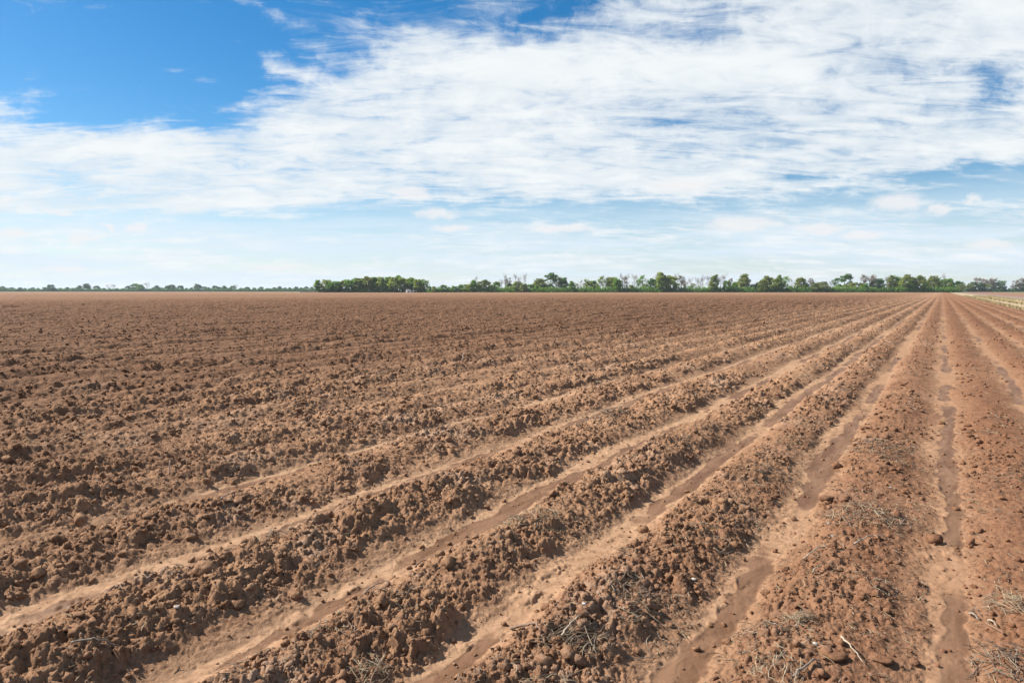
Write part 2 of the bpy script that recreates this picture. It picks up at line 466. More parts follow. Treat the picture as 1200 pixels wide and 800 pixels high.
# ---------------------------------------------------------------- single sticks, stones, straw heaps of the foreground
def tube(points, radii, ring=7):
    P = np.array(points, float); n = len(P)
    V = []
    for i in range(n):
        d = P[min(i+1, n-1)]-P[max(i-1, 0)]; d /= np.linalg.norm(d)+1e-9
        up = np.array([0, 0, 1.]) if abs(d[2]) < .9 else np.array([1., 0, 0])
        a = np.cross(d, up); a /= np.linalg.norm(a); b = np.cross(a, d)
        for k in range(ring):
            th = 2*pi*k/ring
            rr = radii[i]*(1+.12*sin(k*2.3+i))
            V.append(P[i]+rr*(a*cos(th)+b*sin(th)))
    Q = [[i*ring+k, i*ring+(k+1) % ring, (i+1)*ring+(k+1) % ring, (i+1)*ring+k] for i in range(n-1) for k in range(ring)]
    T = [[0, (k+1) % ring, k] for k in range(1, ring-1)] + [[(n-1)*ring, (n-1)*ring+k, (n-1)*ring+k+1] for k in range(1, ring-1)]
    return np.array(V), Q, T

def join_parts(parts):
    V, Q, T = [], [], []; off = 0
    for v, q, t in parts:
        V.append(v); Q += [[i+off for i in f] for f in q]; T += [[i+off for i in f] for f in t]; off += len(v)
    return np.concatenate(V), Q, T

M_STICK_GREY = simple_mat('weathered_stalk', col(.30, .26, .21), col(.17, .13, .10), 60, .8)
M_STICK_PALE = simple_mat('pale_stalk', col(.38, .31, .23), col(.26, .20, .14), 60, .75)
M_STICK_DARK = simple_mat('dark_twig', col(.11, .07, .05), col(.19, .13, .095), 60, .85)
M_STONE = simple_mat('pale_stone', col(.46, .42, .37), col(.34, .29, .25), 25, .8, bump=.002)
M_CLAY = simple_mat('dried_clay', col(.31, .20, .145), col(.24, .145, .10), 18, .95, bump=.004)

def stick(label, pts, rad, mat, forks=(), lift=.012, arch=.012):
    """pts: points along the stick on the ground, by where they are seen"""
    g = [on_ground(*p) for p in pts]
    # resample and wobble
    out = []
    n = 11
    seg = np.cumsum([0]+[sqrt((g[i+1][0]-g[i][0])**2+(g[i+1][1]-g[i][1])**2) for i in range(len(g)-1)])
    zz = []
    for k in range(n):
        s = seg[-1]*k/(n-1)
        x = np.interp(s, seg, [a[0] for a in g]); y = np.interp(s, seg, [a[1] for a in g])
        out.append([x+.003*sin(k*2.1), y+.003*cos(k*1.7)]); zz.append(soil_z(x, y))
    zl = np.linspace(zz[0], zz[-1], n); zz = np.maximum(zl, np.array(zz)*.7+zl*.3)
    P = [[x, y, z+lift+arch*sin(pi*k/(n-1))] for k, ((x, y), z) in enumerate(zip(out, zz))]
    parts = [tube(P, [rad*(1-.6*k/(n-1)) for k in range(n)])]
    for (at, dx, dy, dz, L) in forks:
        b = np.array(P[at]); e = b+np.array([dx, dy, dz])*L
        parts.append(tube([b, (b+e)/2+[0, 0, .006], e], [rad*.55, rad*.4, rad*.2], 5))
    V, Q, T = join_parts(parts)
    c = V.mean(0); V = V-c
    me = mesh_np('stick', V, quads=Q, tris=T, mat=mat, smooth=True)
    return link('stick', me, loc=tuple(c), label=label, cat='stick', group='sticks and stalks lying on the soil')

def stone(label, px, py, size, mat=M_STONE, name='stone', cat='stone', flat=.6, group='pale stones on the soil', sub=3):
    x, y = on_ground(px, py); z = soil_z(x, y)
    v, f = ico(sub); s = int(px*7+py)
    d = 1+.22*perlin(v[:, 0]*1.3+px, v[:, 1]*1.3+v[:, 2], s)+.10*perlin(v[:, 1]*3+v[:, 2]*2, v[:, 0]*3+py, s+1)+.05*perlin(v[:, 1]*8, v[:, 0]*8+v[:, 2]*5, s+2)
    if mat != M_STONE: d = d+.16*perlin(v[:, 0]*5+v[:, 2], v[:, 1]*5, s+5)-.12*np.abs(perlin(v[:, 0]*9, v[:, 1]*9+v[:, 2]*6, s+6))
    v = v*d[:, None]*np.array([1.1, .95, flat])*size
    me = mesh_np(name, v, tris=f, mat=mat, smooth=(mat == M_STONE))
    return link(name, me, loc=(x, y, z+size*flat*.12), label=label, cat=cat, group=group)

def heap(label, px, py, n, spread, L, w, tone0, tone1, yaw=None, hgt=.03, sx=1.0):
    x, y = on_ground(px, py); 
    dx = np.clip(rng.normal(0, spread*sx, n), -1.4*spread, 1.4*spread); dy = np.clip(rng.normal(0, spread, n), -1.4*spread, 1.4*spread)
    z = soil(x+dx, y+dy, np.full(n, .015))[0]
    zz = z + rng.uniform(0, 1, n)*hgt*np.exp(-(dx**2+dy**2)/(2*spread**2)) + .003
    ya = rng.uniform(0, pi, n) if yaw is None else rng.normal(yaw, .55, n)
    V, Q, T = strips(np.stack([dx, dy, zz], 1), ya, rng.uniform(.35, 1, n)*L, rng.uniform(.5, 1, n)*w, rng.normal(.05, .35, n), rng.normal(0, .35, n), rng.uniform(tone0, tone1, n), segs=5)
    z0 = float(z.mean()); V[:, 2] -= z0
    me = mesh_np('straw_heap', V, quads=Q, mat=M_STRAW); add_attr(me, 'tone', T)
    return link('straw_heap', me, loc=(x, y, z0), label=label, cat='straw heap', group='heaps of straw on the ridges')

stick('dark crooked twig curving down into the wet furrow beside the grey straw heap', [(598, 728), (608, 730), (625, 741), (634, 756)], .0075, M_STICK_DARK)
stick('long thin grey stalk lying across the rough clods in the near left corner', [(84, 783), (115, 779), (141, 773)], .0055, M_STICK_GREY)
stick('short dark twig sticking out of clods between two furrows on the near left', [(124, 700), (136, 709), (147, 723)], .006, M_STICK_DARK, arch=.03)
stick('forked pale stalk lying beside the damp patch on the reddish ridge', [(941, 660), (962, 648), (979, 641)], .0045, M_STICK_PALE, forks=((6, .5, -.6, .2, .06),))
stick('branched white-tipped stalk pointing uphill from a tangle on the reddish ridge', [(1001, 646), (1018, 636), (1036, 630)], .005, M_STICK_PALE, forks=((3, -.3, -.9, .1, .09), (7, .2, -.8, .2, .07)))
stick('short pale stalk just below the forked one on the reddish ridge', [(951, 680), (965, 671)], .004, M_STICK_PALE)
stick('smooth grey stalk running toward the round clay lump at the lower edge', [(929, 800), (945, 790), (960, 781)], .006, M_STICK_GREY)
stick('straight yellowish stalk slanting down from the round clay lump', [(985, 755), (998, 767), (1012, 779)], .0045, M_STICK_PALE)
stick('pair of split grey stalks lying on the slope of the middle ridge', [(426, 698), (440, 688), (456, 679)], .005, M_STICK_GREY)
stick('dark thin stalk half buried along the sandy edge of the middle furrow', [(486, 662), (500, 655)], .006, M_STICK_DARK)
stick('thick split stalk on top of the grey straw heap by the wet furrow', [(658, 766), (668, 759), (680, 751)], .006, M_STICK_PALE, lift=.05)
stick('thin straight stalk across the clods on the far bank of the left furrow', [(258, 601), (276, 590)], .005, M_STICK_GREY)
stick('bent white stalk curving over clods above the left wet furrow', [(260, 652), (267, 659), (270, 668)], .004, M_STICK_PALE)
stick('dark broken stalk in the reddish furrow by the narrow damp strip', [(1136, 711), (1147, 720)], .005, M_STICK_GREY)
stick('short two-tone stalk beside the yellow straw tuft', [(1158, 725), (1168, 733)], .005, M_STICK_PALE)
stick('small upright stub of old stalk standing in the left rows', [(199, 568), (201, 556)], .006, M_STICK_DARK, arch=.06)
stick('tiny pale stalk standing in the middle of the far rows', [(541, 426), (544, 420)], .012, M_STICK_GREY, arch=.05)

heap('grey tangle of stalks with a deep dark hollow beside the crooked twig', 672, 764, 110, .075, .15, .0034, .15, .85, yaw=.9, hgt=.07)
heap('grey straw heap above and beyond the one by the crooked twig', 742, 704, 90, .08, .12, .0028, .2, .85, hgt=.05)
heap('tuft of golden straw with a dark underside on the reddish ridge', 936, 731, 80, .045, .10, .0026, .5, .95, hgt=.05)
heap('yellow straw tuft at the edge of the narrow damp strip', 1184, 706, 110, .07, .13, .0026, .55, 1., hgt=.05)
heap('wide mat of pale twigs on the reddish ridge beyond the forked stalk', 1012, 608, 120, .16, .16, .0034, .25, .95, hgt=.05)
heap('dark matted stalks in the near right corner of the field', 1185, 772, 110, .10, .16, .0034, .05, .7, hgt=.05)
heap('upright tuft of pale straw beside the lower edge under the clay lump', 912, 790, 90, .07, .09, .0024, .5, 1., yaw=1.5, hgt=.05)
heap('grey straw heap on the second ridge beyond the middle furrow', 704, 494, 120, .16, .22, .0045, .2, .75, hgt=.08)
heap('pale grey stalk tangle on the crest beyond the middle wet furrow', 622, 618, 110, .13, .16, .0034, .35, .95, hgt=.05)
heap('small straw tangle on rough clods at the lower edge of the middle ridge', 436, 785, 80, .05, .11, .0028, .35, .9, hgt=.04)
heap('thin scatter of straw below the dark corner of the left ridge', 320, 640, 60, .10, .13, .0028, .3, .9, hgt=.03)

stone('white pebble on the pale slope between the straw heap and the pool of sand', 813, 679, .013)
stone('white pebble at the top of the damp patch on the reddish ridge', 971, 611, .012)
stone('small white pebble below the damp patch and beside a dark twig', 975, 631, .011)
stone('flat white stone beside the golden straw tuft', 908, 736, .015, flat=.45)
stone('small pale stone left of the round clay lump', 955, 761, .012, flat=.45)
stone('white stone at the edge of the near left furrow by the lower frame', 268, 797, .016, flat=.5)
stone('pale pebble among crumbs on the left ridge slope', 208, 735, .013)
stone('white fleck of stone on the crest by the grey straw heap', 684, 727, .012)
stone('pale flat chip lying in the wet furrow below the crooked twig', 589, 771, .017, flat=.25)
stone('small white stone at the side of the left wet furrow', 35, 752, .010)
stone('white pebble on the reddish ridge at the top of the twig mat', 1043, 572, .014)
clay = dict(mat=M_SOIL, name='clay_lump', cat='clay lump', group='single lumps of clay')
stone('flat round pale clay lump ringed by a dark crack near the lower edge', 975, 771, .052, flat=.30, **clay)
stone('knobbly brown clay lump sitting alone on the sandy furrow floor', 641, 712, .036, flat=.7, **clay)
stone('small dark clay crumb just left of the knobbly lump on the sand', 629, 709, .014, flat=.8, **clay)
stone('rounded clay lump at the end of the narrow sandy strip', 347, 696, .030, flat=.8, **clay)
stone('dark lump of clay standing at the rim of the second wet furrow', 754, 618, .036, flat=.9, **clay)
stone('blocky clay lump on the far bank of the left furrow', 354, 588, .034, flat=.8, **clay)
stone('large clod of clay on the crest of the left ridge', 240, 690, .055, flat=.75, **clay)
stone('broad cracked clay slab lying on the reddish ridge', 1032, 768, .050, flat=.22, **clay)

# ---------------------------------------------------------------- farm track, the next field, far ground
def strip_mesh(name, x0, x1, y0, y1, z, nx, ny, mat, bumpy=.0, kind='structure', ypow=2.0):
    u = np.linspace(x0, x1, nx); v = y0+(y1-y0)*np.linspace(0, 1, ny)**ypow
    U, V = np.meshgrid(u, v, indexing='ij')
    Z = z + bumpy*perlin(U*.9, V*.5, 81) + bumpy*.5*perlin(U*3.1, V*1.9, 82)
    idx = np.arange(nx*ny).reshape(nx, ny)
    q = np.stack([idx[:-1, :-1].ravel(), idx[1:, :-1].ravel(), idx[1:, 1:].ravel(), idx[:-1, 1:].ravel()], 1)
    me = mesh_np(name, np.stack([U, V, Z], -1).reshape(-1, 3), quads=q, mat=mat, smooth=True)
    return link(name, me, kind=kind)

def track_material():
    m, t, b = new_mat('grassy_track')
    geo = t.node('ShaderNodeNewGeometry'); P = geo.outputs['Position']; sep = t.node('ShaderNodeSeparateXYZ', ins={0: P})
    n1 = t.noise(P, .8, 4); n2 = t.noise(P, 6, 4)
    x = t.math('ADD', sep.outputs[0], t.math('MULTIPLY', t.math('SUBTRACT', n1, .5), 1.2))
    sand = t.mix(n2, col(.38, .29, .185), col(.29, .205, .125)); grass = t.mix(n2, col(.28, .22, .115), col(.38, .305, .185))
    rut = lambda c, w: t.math('SUBTRACT', 1., t.ramp(t.math('ABSOLUTE', t.math('SUBTRACT', x, c)), w*.6, w))
    f = t.math('MAXIMUM', rut(7.3, .75), rut(10.0, .85))
    c = t.mix(f, grass, sand)
    c = t.mix(t.ramp(x, 6.6, 6.0), c, col(.24, .15, .095))
    t.put(b, 'Base Color', c); b.inputs['Roughness'].default_value = .95
    bn = t.node('ShaderNodeBump', ins={'Strength': .8, 'Distance': .05, 'Height': n2}); t.put(b, 'Normal', bn.outputs[0])
    return m
strip_mesh('farm_track', 5.45, 11.8, -60, 835, .05, 24, 500, track_material(), .035)

def next_field_material():
    m, t, b = new_mat('neighbouring_field')
    geo = t.node('ShaderNodeNewGeometry'); P = geo.outputs['Position']; sep = t.node('ShaderNodeSeparateXYZ', ins={0: P})
    n1 = t.noise(P, .05, 4); n2 = t.noise(P, 1.3, 5, .65)
    stub = t.mix(n2, col(.17, .125, .10), col(.255, .20, .155)); soil_c = t.mix(n2, col(.17, .088, .055), col(.25, .14, .09))
    green = t.mix(n2, col(.10, .15, .04), col(.17, .21, .07))
    x = t.math('ADD', sep.outputs[0], t.math('MULTIPLY', t.math('SUBTRACT', n1, .5), 12.))
    c = t.mix(t.ramp(x, 17., 20.), stub, soil_c)
    c = t.mix(t.ramp(x, 58., 62.), c, green)
    c = t.mix(t.ramp(x, 88., 94.), c, stub)
    t.put(b, 'Base Color', c); b.inputs['Roughness'].default_value = .95
    bn = t.node('ShaderNodeBump', ins={'Strength': 1., 'Distance': .12, 'Height': n2}); t.put(b, 'Normal', bn.outputs[0])
    return m
strip_mesh('neighbouring_field', 11.7, 420, -60, 1300, .02, 260, 420, next_field_material(), .06)

def ground_sheet():
    m, t, b = new_mat('far_ground')
    geo = t.node('ShaderNodeNewGeometry'); P = geo.outputs['Position']
    n1 = t.noise(P, .012, 4); n2 = t.noise(P, .3, 4)
    c = t.mix(t.ramp(n1, .35, .65), col(.17, .19, .075), col(.26, .21, .12)); c = t.mix(t.math('MULTIPLY', n2, .5), c, col(.13, .15, .05))
    t.put(b, 'Base Color', c); b.inputs['Roughness'].default_value = 1.
    S = 14000.
    v = [(-S, -S, -.22), (S, -S, -.22), (S, S, -.22), (-S, S, -.22)]
    link('ground', mesh_np('ground', v, quads=[[0, 1, 2, 3]], mat=m), kind='structure')
ground_sheet()

# grass and straw tufts along the track
def verge_grass():
    Vs, Qs, Ts = [], [], []; off = 0
    n = 26000
    Y = 4 + 250*rng.uniform(0, 1, n)**1.7
    X = np.where(rng.uniform(0, 1, n) < .5, rng.normal(6.05, .22, n), np.where(rng.uniform(0, 1, n) < .6, rng.normal(8.6, .35, n), rng.normal(11.5, .5, n)))
    a = rng.uniform(0, 2*pi, n); hgt = rng.uniform(.04, .16, n)*(1+Y/150); w = .004*(1+Y/14)
    z = np.full(n, .04)
    d = np.stack([np.cos(a), np.sin(a)], 1); lean = rng.uniform(0, .6, n)*hgt; la = rng.uniform(0, 2*pi, n)
    tip = np.stack([X+np.cos(la)*lean, Y+np.sin(la)*lean, z+hgt], 1)
    b0 = np.stack([X-d[:, 0]*w, Y-d[:, 1]*w, z-.02], 1); b1 = np.stack([X+d[:, 0]*w, Y+d[:, 1]*w, z-.02], 1)
    V = np.stack([b0, b1, tip], 1).reshape(-1, 3)
    m, t, b = new_mat('verge_grass')
    at = t.node('ShaderNodeAttribute', attribute_name='tone').outputs['Fac']
    t.put(b, 'Base Color', t.mix(at, col(.25, .205, .09), col(.38, .295, .165))); b.inputs['Roughness'].default_value = .8
    me = mesh_np('verge_grass', V, tris=np.arange(n*3).reshape(-1, 3), mat=m)
    add_attr(me, 'tone', np.repeat(rng.uniform(0, 1, n), 3))
    link('verge_grass', me, kind='stuff', label='short dry and green grass growing along the sandy farm track', cat='grass')
verge_grass()

# ---------------------------------------------------------------- trees
LEAF = {
    'green': simple_mat('leaf_green', col(.120, .250, .030), col(.200, .340, .050), .35, .7, .6),
    'yellow': simple_mat('leaf_yellow_green', col(.220, .300, .045), col(.31, .36, .085), .35, .7, .6),
    'olive': simple_mat('leaf_olive', col(.190, .240, .050), col(.29, .32, .085), .35, .8, .45),
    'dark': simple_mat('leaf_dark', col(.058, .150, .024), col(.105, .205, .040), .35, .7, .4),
    'pale': simple_mat('leaf_pale', col(.20, .25, .10), col(.28, .31, .15), .35, .8, .45),
    'grey': simple_mat('twig_grey', col(.24, .205, .17), col(.33, .29, .245), .35, .95, .3),
    'brown': simple_mat('twig_brown', col(.20, .145, .11), col(.29, .22, .17), .35, .95, .3),
}
M_BARK = simple_mat('bark', col(.10, .075, .055), col(.19, .155, .12), 2., .95)

def leaf_quads(C, size, r):
    n = len(C)
    a = r.normal(size=(n, 3)); a /= np.linalg.norm(a, axis=1)[:, None]
    b = r.normal(size=(n, 3)); b -= a*(a*b).sum(1)[:, None]; b /= np.linalg.norm(b, axis=1)[:, None]
    s = (size*r.uniform(.6, 1.3, n))[:, None]
    V = np.stack([C-a*s-b*s*.6, C+a*s*.9-b*s*.5, C+a*s+b*s*.6, C-a*s*.8+b*s*.55], 1)
    return V.reshape(-1, 3), np.arange(n*4).reshape(-1, 4)

def limb_set(r, Ht, spread, n_limbs, base=.25, up=.75, tr=.28):
    """trunk and limbs of a tree Ht tall; returns tubes and the limb tips"""
    parts = []; tips = []
    lean = r.normal(0, .03, 2)*Ht
    P = [[lean[0]*k**2, lean[1]*k**2, Ht*.82*k] for k in np.linspace(0, 1, 6)]
    parts.append(tube(P, [tr*1.25, tr, tr*.8, tr*.6, tr*.4, tr*.18], 6)); tips.append(P[-1])
    for k in range(n_limbs):
        s = r.uniform(base, .95); j = s*5; i = int(j); f = j-i
        b = np.array(P[i])*(1-f)+np.array(P[min(i+1, 5)])*f
        an = r.uniform(0, 2*pi); L = Ht*spread*r.uniform(.6, 1.1)*(1.1-.55*s)
        e = b+np.array([cos(an)*L, sin(an)*L, L*up*r.uniform(.6, 1.4)]); mid = (b+e)/2+[0, 0, -.08*L]
        w = tr*.42*(1-.5*s)
        parts.append(tube([b, mid, e], [w, w*.65, w*.25], 4)); tips.append(e)
        for q in range(2):
            a2 = an+r.normal(0, .7); L2 = L*.5; e2 = mid+np.array([cos(a2)*L2, sin(a2)*L2, L2*up*r.uniform(.7, 1.8)])
            parts.append(tube([mid, e2], [w*.5, w*.15], 3)); tips.append(e2)
    return parts, [np.array(t, float) for t in tips]

HT = 16.0
def proto(kind, seed):
    """(trunk mesh, crown mesh) 16 m tall, about 9 m wide"""
    r = np.random.default_rng(seed)
    if kind in ('round', 'tall', 'cap'):
        parts, tips = limb_set(r, HT, .26, 9)
        C = []
        nl = 13 if kind == 'cap' else 34
        for k in range(nl):
            h = r.uniform(0, 1)
            if kind == 'round': zc = HT*(.20+.70*h); rad = 4.1*np.sqrt(max(.05, 1-((h-.42)/.66)**2))
            elif kind == 'tall': zc = HT*(.16+.76*h); rad = 3.0*np.sqrt(max(.08, 1-((h-.45)/.64)**2))
            else: zc = HT*(.55+.36*h); rad = 4.4*np.sqrt(max(.05, 1-((h-.3)/.8)**2))
            an = r.uniform(0, 2*pi); rr = rad*np.sqrt(r.uniform(.1, 1))
            c = np.array([cos(an)*rr, sin(an)*rr, zc]); s = r.uniform(.55, 1.9)
            n = int(60*s)
            d = r.normal(size=(n, 3)); d /= np.linalg.norm(d, axis=1)[:, None]
            C.append(c+d*(r.uniform(.55, 1.05, n)*s)[:, None]*[1.15, 1.15, .8])
        for tp in tips:
            C.append(tp+r.normal(0, .6, (8, 3)))
        V, Q = leaf_quads(np.concatenate(C), .40, r)
    else:   # open crowns: mostly twigs; 'sparse' carries small leaves
        parts, tips = limb_set(r, HT, .24, 15, .22, 1.2)
        n = 230; tip = np.array(tips)[r.integers(0, len(tips), n)]
        start = tip+r.normal(0, .35, (n, 3))
        dr = r.normal(size=(n, 3))*[.8, .8, .5]+[0, 0, .9]; dr /= np.linalg.norm(dr, axis=1)[:, None]
        L = r.uniform(.8, 2.6, n)[:, None]
        sd = np.cross(dr, r.normal(size=(n, 3))); sd /= np.linalg.norm(sd, axis=1)[:, None]; w = .045
        e = start+dr*L
        V = np.stack([start-sd*w, start+sd*w, e+sd*w*.3, e-sd*w*.3], 1).reshape(-1, 3); Q = np.arange(n*4).reshape(-1, 4)
        nn = 900 if kind == 'sparse' else 130
        k = r.integers(0, n, nn); C = start[k]+dr[k]*L[k]*r.uniform(0, 1, (nn, 1))+r.normal(0, .25, (nn, 3))
        V2, Q2 = leaf_quads(C, .30 if kind == 'sparse' else .14, r)
        Q = np.concatenate([Q, Q2+len(V)]); V = np.concatenate([V, V2])
    Vt, Qt, Tt = join_parts(parts)
    return Vt, Qt, Tt, V, Q
PROTO = {}
def get_proto(kind, var, mat):
    key = (kind, var, mat)
    if key not in PROTO:
        Vt, Qt, Tt, V, Q = proto(kind, sum(map(ord, kind))*13+var*101)
        PROTO[key] = (mesh_np('trunk', Vt, quads=Qt, tris=Tt, mat=M_BARK, smooth=True), mesh_np('crown', V, quads=Q, mat=LEAF[mat]))
    return PROTO[key]

ORD = ['', 'first', 'second', 'third', 'fourth', 'fifth', 'sixth', 'seventh', 'eighth', 'ninth', 'tenth', 'eleventh', 'twelfth', 'thirteenth', 'fourteenth', 'fifteenth',
       'sixteenth', 'seventeenth', 'eighteenth', 'nineteenth', 'twentieth', 'twenty-first', 'twenty-second', 'twenty-third', 'twenty-fourth', 'twenty-fifth', 'twenty-sixth',
       'twenty-seventh', 'twenty-eighth', 'twenty-ninth', 'thirtieth', 'thirty-first', 'thirty-second', 'thirty-third', 'thirty-fourth', 'thirty-fifth', 'thirty-sixth', 'thirty-seventh', 'thirty-eighth', 'thirty-ninth', 'fortieth']
LOOK = {('round', 'green'): 'full round mid-green tree', ('round', 'yellow'): 'full round yellow-green tree', ('round', 'olive'): 'round olive-brown tree', ('round', 'dark'): 'round dark green tree',
        ('round', 'pale'): 'round pale green tree', ('tall', 'green'): 'narrow green tree', ('tall', 'yellow'): 'narrow yellow-green tree', ('tall', 'olive'): 'narrow olive tree', ('tall', 'dark'): 'narrow dark tree',
        ('tall', 'pale'): 'narrow pale tree', ('cap', 'dark'): 'tall dark high-crowned tree', ('cap', 'green'): 'green tree with a high crown',
        ('bare', 'grey'): 'bare grey tree', ('bare', 'brown'): 'bare brown-twigged tree', ('sparse', 'green'): 'thin tree in light green leaf', ('sparse', 'olive'): 'thin tree with brown-green buds',
        ('sparse', 'pale'): 'thin tree with pale young leaves', ('sparse', 'dark'): 'thin dark-leaved tree', ('sparse', 'grey'): 'thin grey budding tree', ('sparse', 'yellow'): 'thin yellow-green tree', ('sparse', 'brown'): 'thin brown-twigged tree'}

def row_of_trees(entries, base_py, scale, ox, dist, where, group, first_ref=None):
    """entries: (x in the enlarged strip, width, top y, crown kind, leaf). ox, scale, base_py: how that strip was enlarged."""
    out = []
    for (x, w, top, kind, leaf) in entries:
        out.append((ox+x/scale, w/scale, (base_py-top)/scale, kind, leaf))
    return out

def plant(px, wpx, hpx, kind, leaf, dist, label, group, name='tree'):
    d = dist+random.uniform(-9, 9)*(dist/800)
    x, y = at_range(px, d)
    var = random.randrange(3)
    tm, cm = get_proto(kind, var, leaf)
    sz = hpx*1.05*d/FPX/(HT*.93); sx = max(.45, wpx*d/FPX/6.9)
    sx = min(max(sx, sz*.45), sz*1.9)
    e = bpy.data.objects.new(name, None); COL.objects.link(e)
    e.location = (x, y, -.2); e.rotation_euler = (0, 0, random.uniform(0, 6.28)); e.scale = (sx, sx, sz)
    e['label'] = label; e['category'] = 'tree'; e['group'] = group
    link('trunk', tm, e); link('crown', cm, e)
    return e

Y_, G_, O_, D_, P_ = 'yellow', 'green', 'olive', 'dark', 'pale'
# the bright green wood with the white shed
clump = row_of_trees([(100, 62, 203, 'tall', G_), (135, 40, 235, 'sparse', O_), (170, 80, 198, 'round', Y_), (210, 60, 225, 'round', G_), (250, 70, 212, 'round', G_), (290, 60, 218, 'tall', Y_), (325, 90, 200, 'round', Y_),
    (380, 70, 200, 'round', G_), (415, 60, 195, 'tall', G_), (445, 80, 184, 'round', Y_), (490, 70, 190, 'tall', G_), (525, 100, 173, 'round', O_), (570, 80, 180, 'round', Y_), (612, 80, 180, 'round', G_),
    (650, 80, 178, 'round', Y_), (695, 80, 180, 'round', G_), (735, 60, 182, 'tall', O_), (765, 80, 180, 'round', Y_), (797, 60, 171, 'tall', G_), (840, 90, 178, 'round', Y_), (890, 70, 195, 'round', O_),
    (930, 100, 182, 'round', G_), (975, 70, 195, 'round', Y_), (1005, 60, 205, 'tall', O_), (1037, 60, 193, 'sparse', G_), (1055, 40, 215, 'sparse', P_)], 306, 7.5, 360, 0, '', '')
# the long main line, from the white shed to the end of the rows
s4 = [(20, 40, 255, 'round', G_), (70, 60, 258, 'round', Y_), (105, 40, 262, 'sparse', G_), (145, 60, 245, 'round', G_), (190, 60, 262, 'round', Y_), (238, 50, 254, 'round', G_), (270, 50, 262, 'sparse', G_), (300, 50, 243, 'round', G_), (345, 60, 241, 'round', Y_),
      (385, 50, 240, 'round', O_), (415, 60, 210, 'tall', G_), (438, 40, 186, 'bare', 'grey'), (460, 50, 235, 'round', Y_), (500, 100, 205, 'round', O_), (560, 60, 245, 'round', Y_), (612, 62, 218, 'round', G_), (655, 50, 206, 'bare', 'grey'),
      (690, 40, 172, 'bare', 'grey'), (715, 55, 186, 'sparse', 'grey'), (735, 50, 235, 'round', G_), (780, 55, 168, 'bare', 'grey'), (795, 95, 218, 'round', Y_), (815, 40, 185, 'bare', 'grey'), (865, 40, 160, 'bare', 'grey'), (850, 60, 235, 'round', O_), (905, 80, 240, 'round', G_),
      (960, 60, 220, 'round', Y_), (1000, 100, 195, 'round', O_), (1052, 50, 245, 'round', Y_), (1090, 85, 150, 'cap', D_), (1085, 60, 240, 'round', D_), (1145, 75, 165, 'sparse', P_), (1180, 60, 200, 'sparse', O_)]
s5 = [(125, 60, 205, 'sparse', P_), (160, 68, 188, 'round', D_), (225, 48, 220, 'tall', G_), (265, 45, 230, 'sparse', O_), (300, 45, 214, 'bare', 'brown'), (345, 50, 212, 'sparse', Y_), (385, 70, 215, 'round', Y_), (420, 60, 212, 'round', G_), (445, 40, 240, 'round', O_), (475, 60, 184, 'sparse', O_),
      (520, 60, 195, 'sparse', P_), (560, 60, 190, 'tall', Y_), (590, 80, 185, 'round', Y_), (625, 70, 195, 'round', G_), (665, 55, 164, 'bare', 'grey'), (690, 50, 195, 'sparse', 'grey'), (708, 45, 174, 'bare', 'grey'), (740, 40, 245, 'round', O_), (775, 60, 174, 'bare', 'brown'), (800, 40, 215, 'sparse', G_), (830, 60, 178, 'sparse', G_),
      (880, 50, 198, 'bare', 'grey'), (870, 60, 240, 'round', G_), (938, 80, 195, 'round', D_), (958, 60, 170, 'bare', 'grey'), (1008, 90, 152, 'tall', Y_), (1050, 50, 205, 'sparse', Y_), (1095, 100, 170, 'round', Y_), (1135, 45, 172, 'bare', 'brown'), (1178, 60, 180, 'sparse', 'grey')]
s6 = [(170, 50, 225, 'sparse', 'grey'), (210, 50, 204, 'bare', 'grey'), (240, 50, 235, 'sparse', O_), (270, 50, 195, 'bare', 'grey'), (300, 50, 205, 'bare', 'brown'), (322, 55, 190, 'bare', 'grey'), (370, 50, 188, 'bare', 'brown'), (390, 40, 235, 'round', O_), (425, 72, 168, 'round', O_), (478, 50, 182, 'bare', 'grey'), (508, 50, 180, 'bare', 'grey'),
      (537, 62, 215, 'round', G_), (565, 40, 205, 'sparse', 'grey'), (595, 50, 235, 'round', G_), (628, 80, 225, 'round', Y_), (685, 92, 163, 'tall', O_), (722, 40, 225, 'sparse', 'grey'), (762, 50, 246, 'round', G_), (815, 60, 230, 'round', O_), (850, 70, 205, 'round', O_), (880, 70, 182, 'tall', O_), (925, 80, 190, 'round', O_), (962, 70, 195, 'round', Y_),
      (990, 45, 176, 'tall', G_), (1015, 50, 235, 'round', Y_), (1050, 70, 190, 'sparse', G_), (1080, 50, 260, 'round', G_), (1105, 50, 208, 'bare', 'grey')]
s7 = [(100, 50, 225, 'sparse', O_), (132, 80, 195, 'round', O_), (175, 50, 245, 'round', G_), (215, 52, 200, 'sparse', 'grey'), (250, 50, 240, 'round', O_), (292, 60, 235, 'round', Y_), (340, 70, 230, 'round', P_), (395, 45, 225, 'bare', 'grey'), (440, 55, 214, 'sparse', D_), (465, 50, 250, 'round', G_), (510, 100, 170, 'cap', D_), (520, 45, 250, 'round', Y_),
      (560, 50, 258, 'round', G_), (602, 70, 235, 'round', O_), (650, 50, 240, 'round', Y_), (677, 55, 184, 'sparse', 'grey'), (700, 50, 245, 'round', G_), (740, 62, 188, 'sparse', 'brown'), (775, 60, 190, 'bare', 'grey'), (797, 110, 206, 'round', D_), (845, 50, 262, 'round', G_), (882, 45, 196, 'bare', 'grey'), (905, 50, 225, 'sparse', O_), (935, 80, 180, 'round', O_),
      (985, 75, 195, 'sparse', G_), (1015, 50, 225, 'round', Y_), (1055, 88, 172, 'round', O_), (1100, 60, 215, 'round', G_), (1160, 88, 180, 'round', O_)]
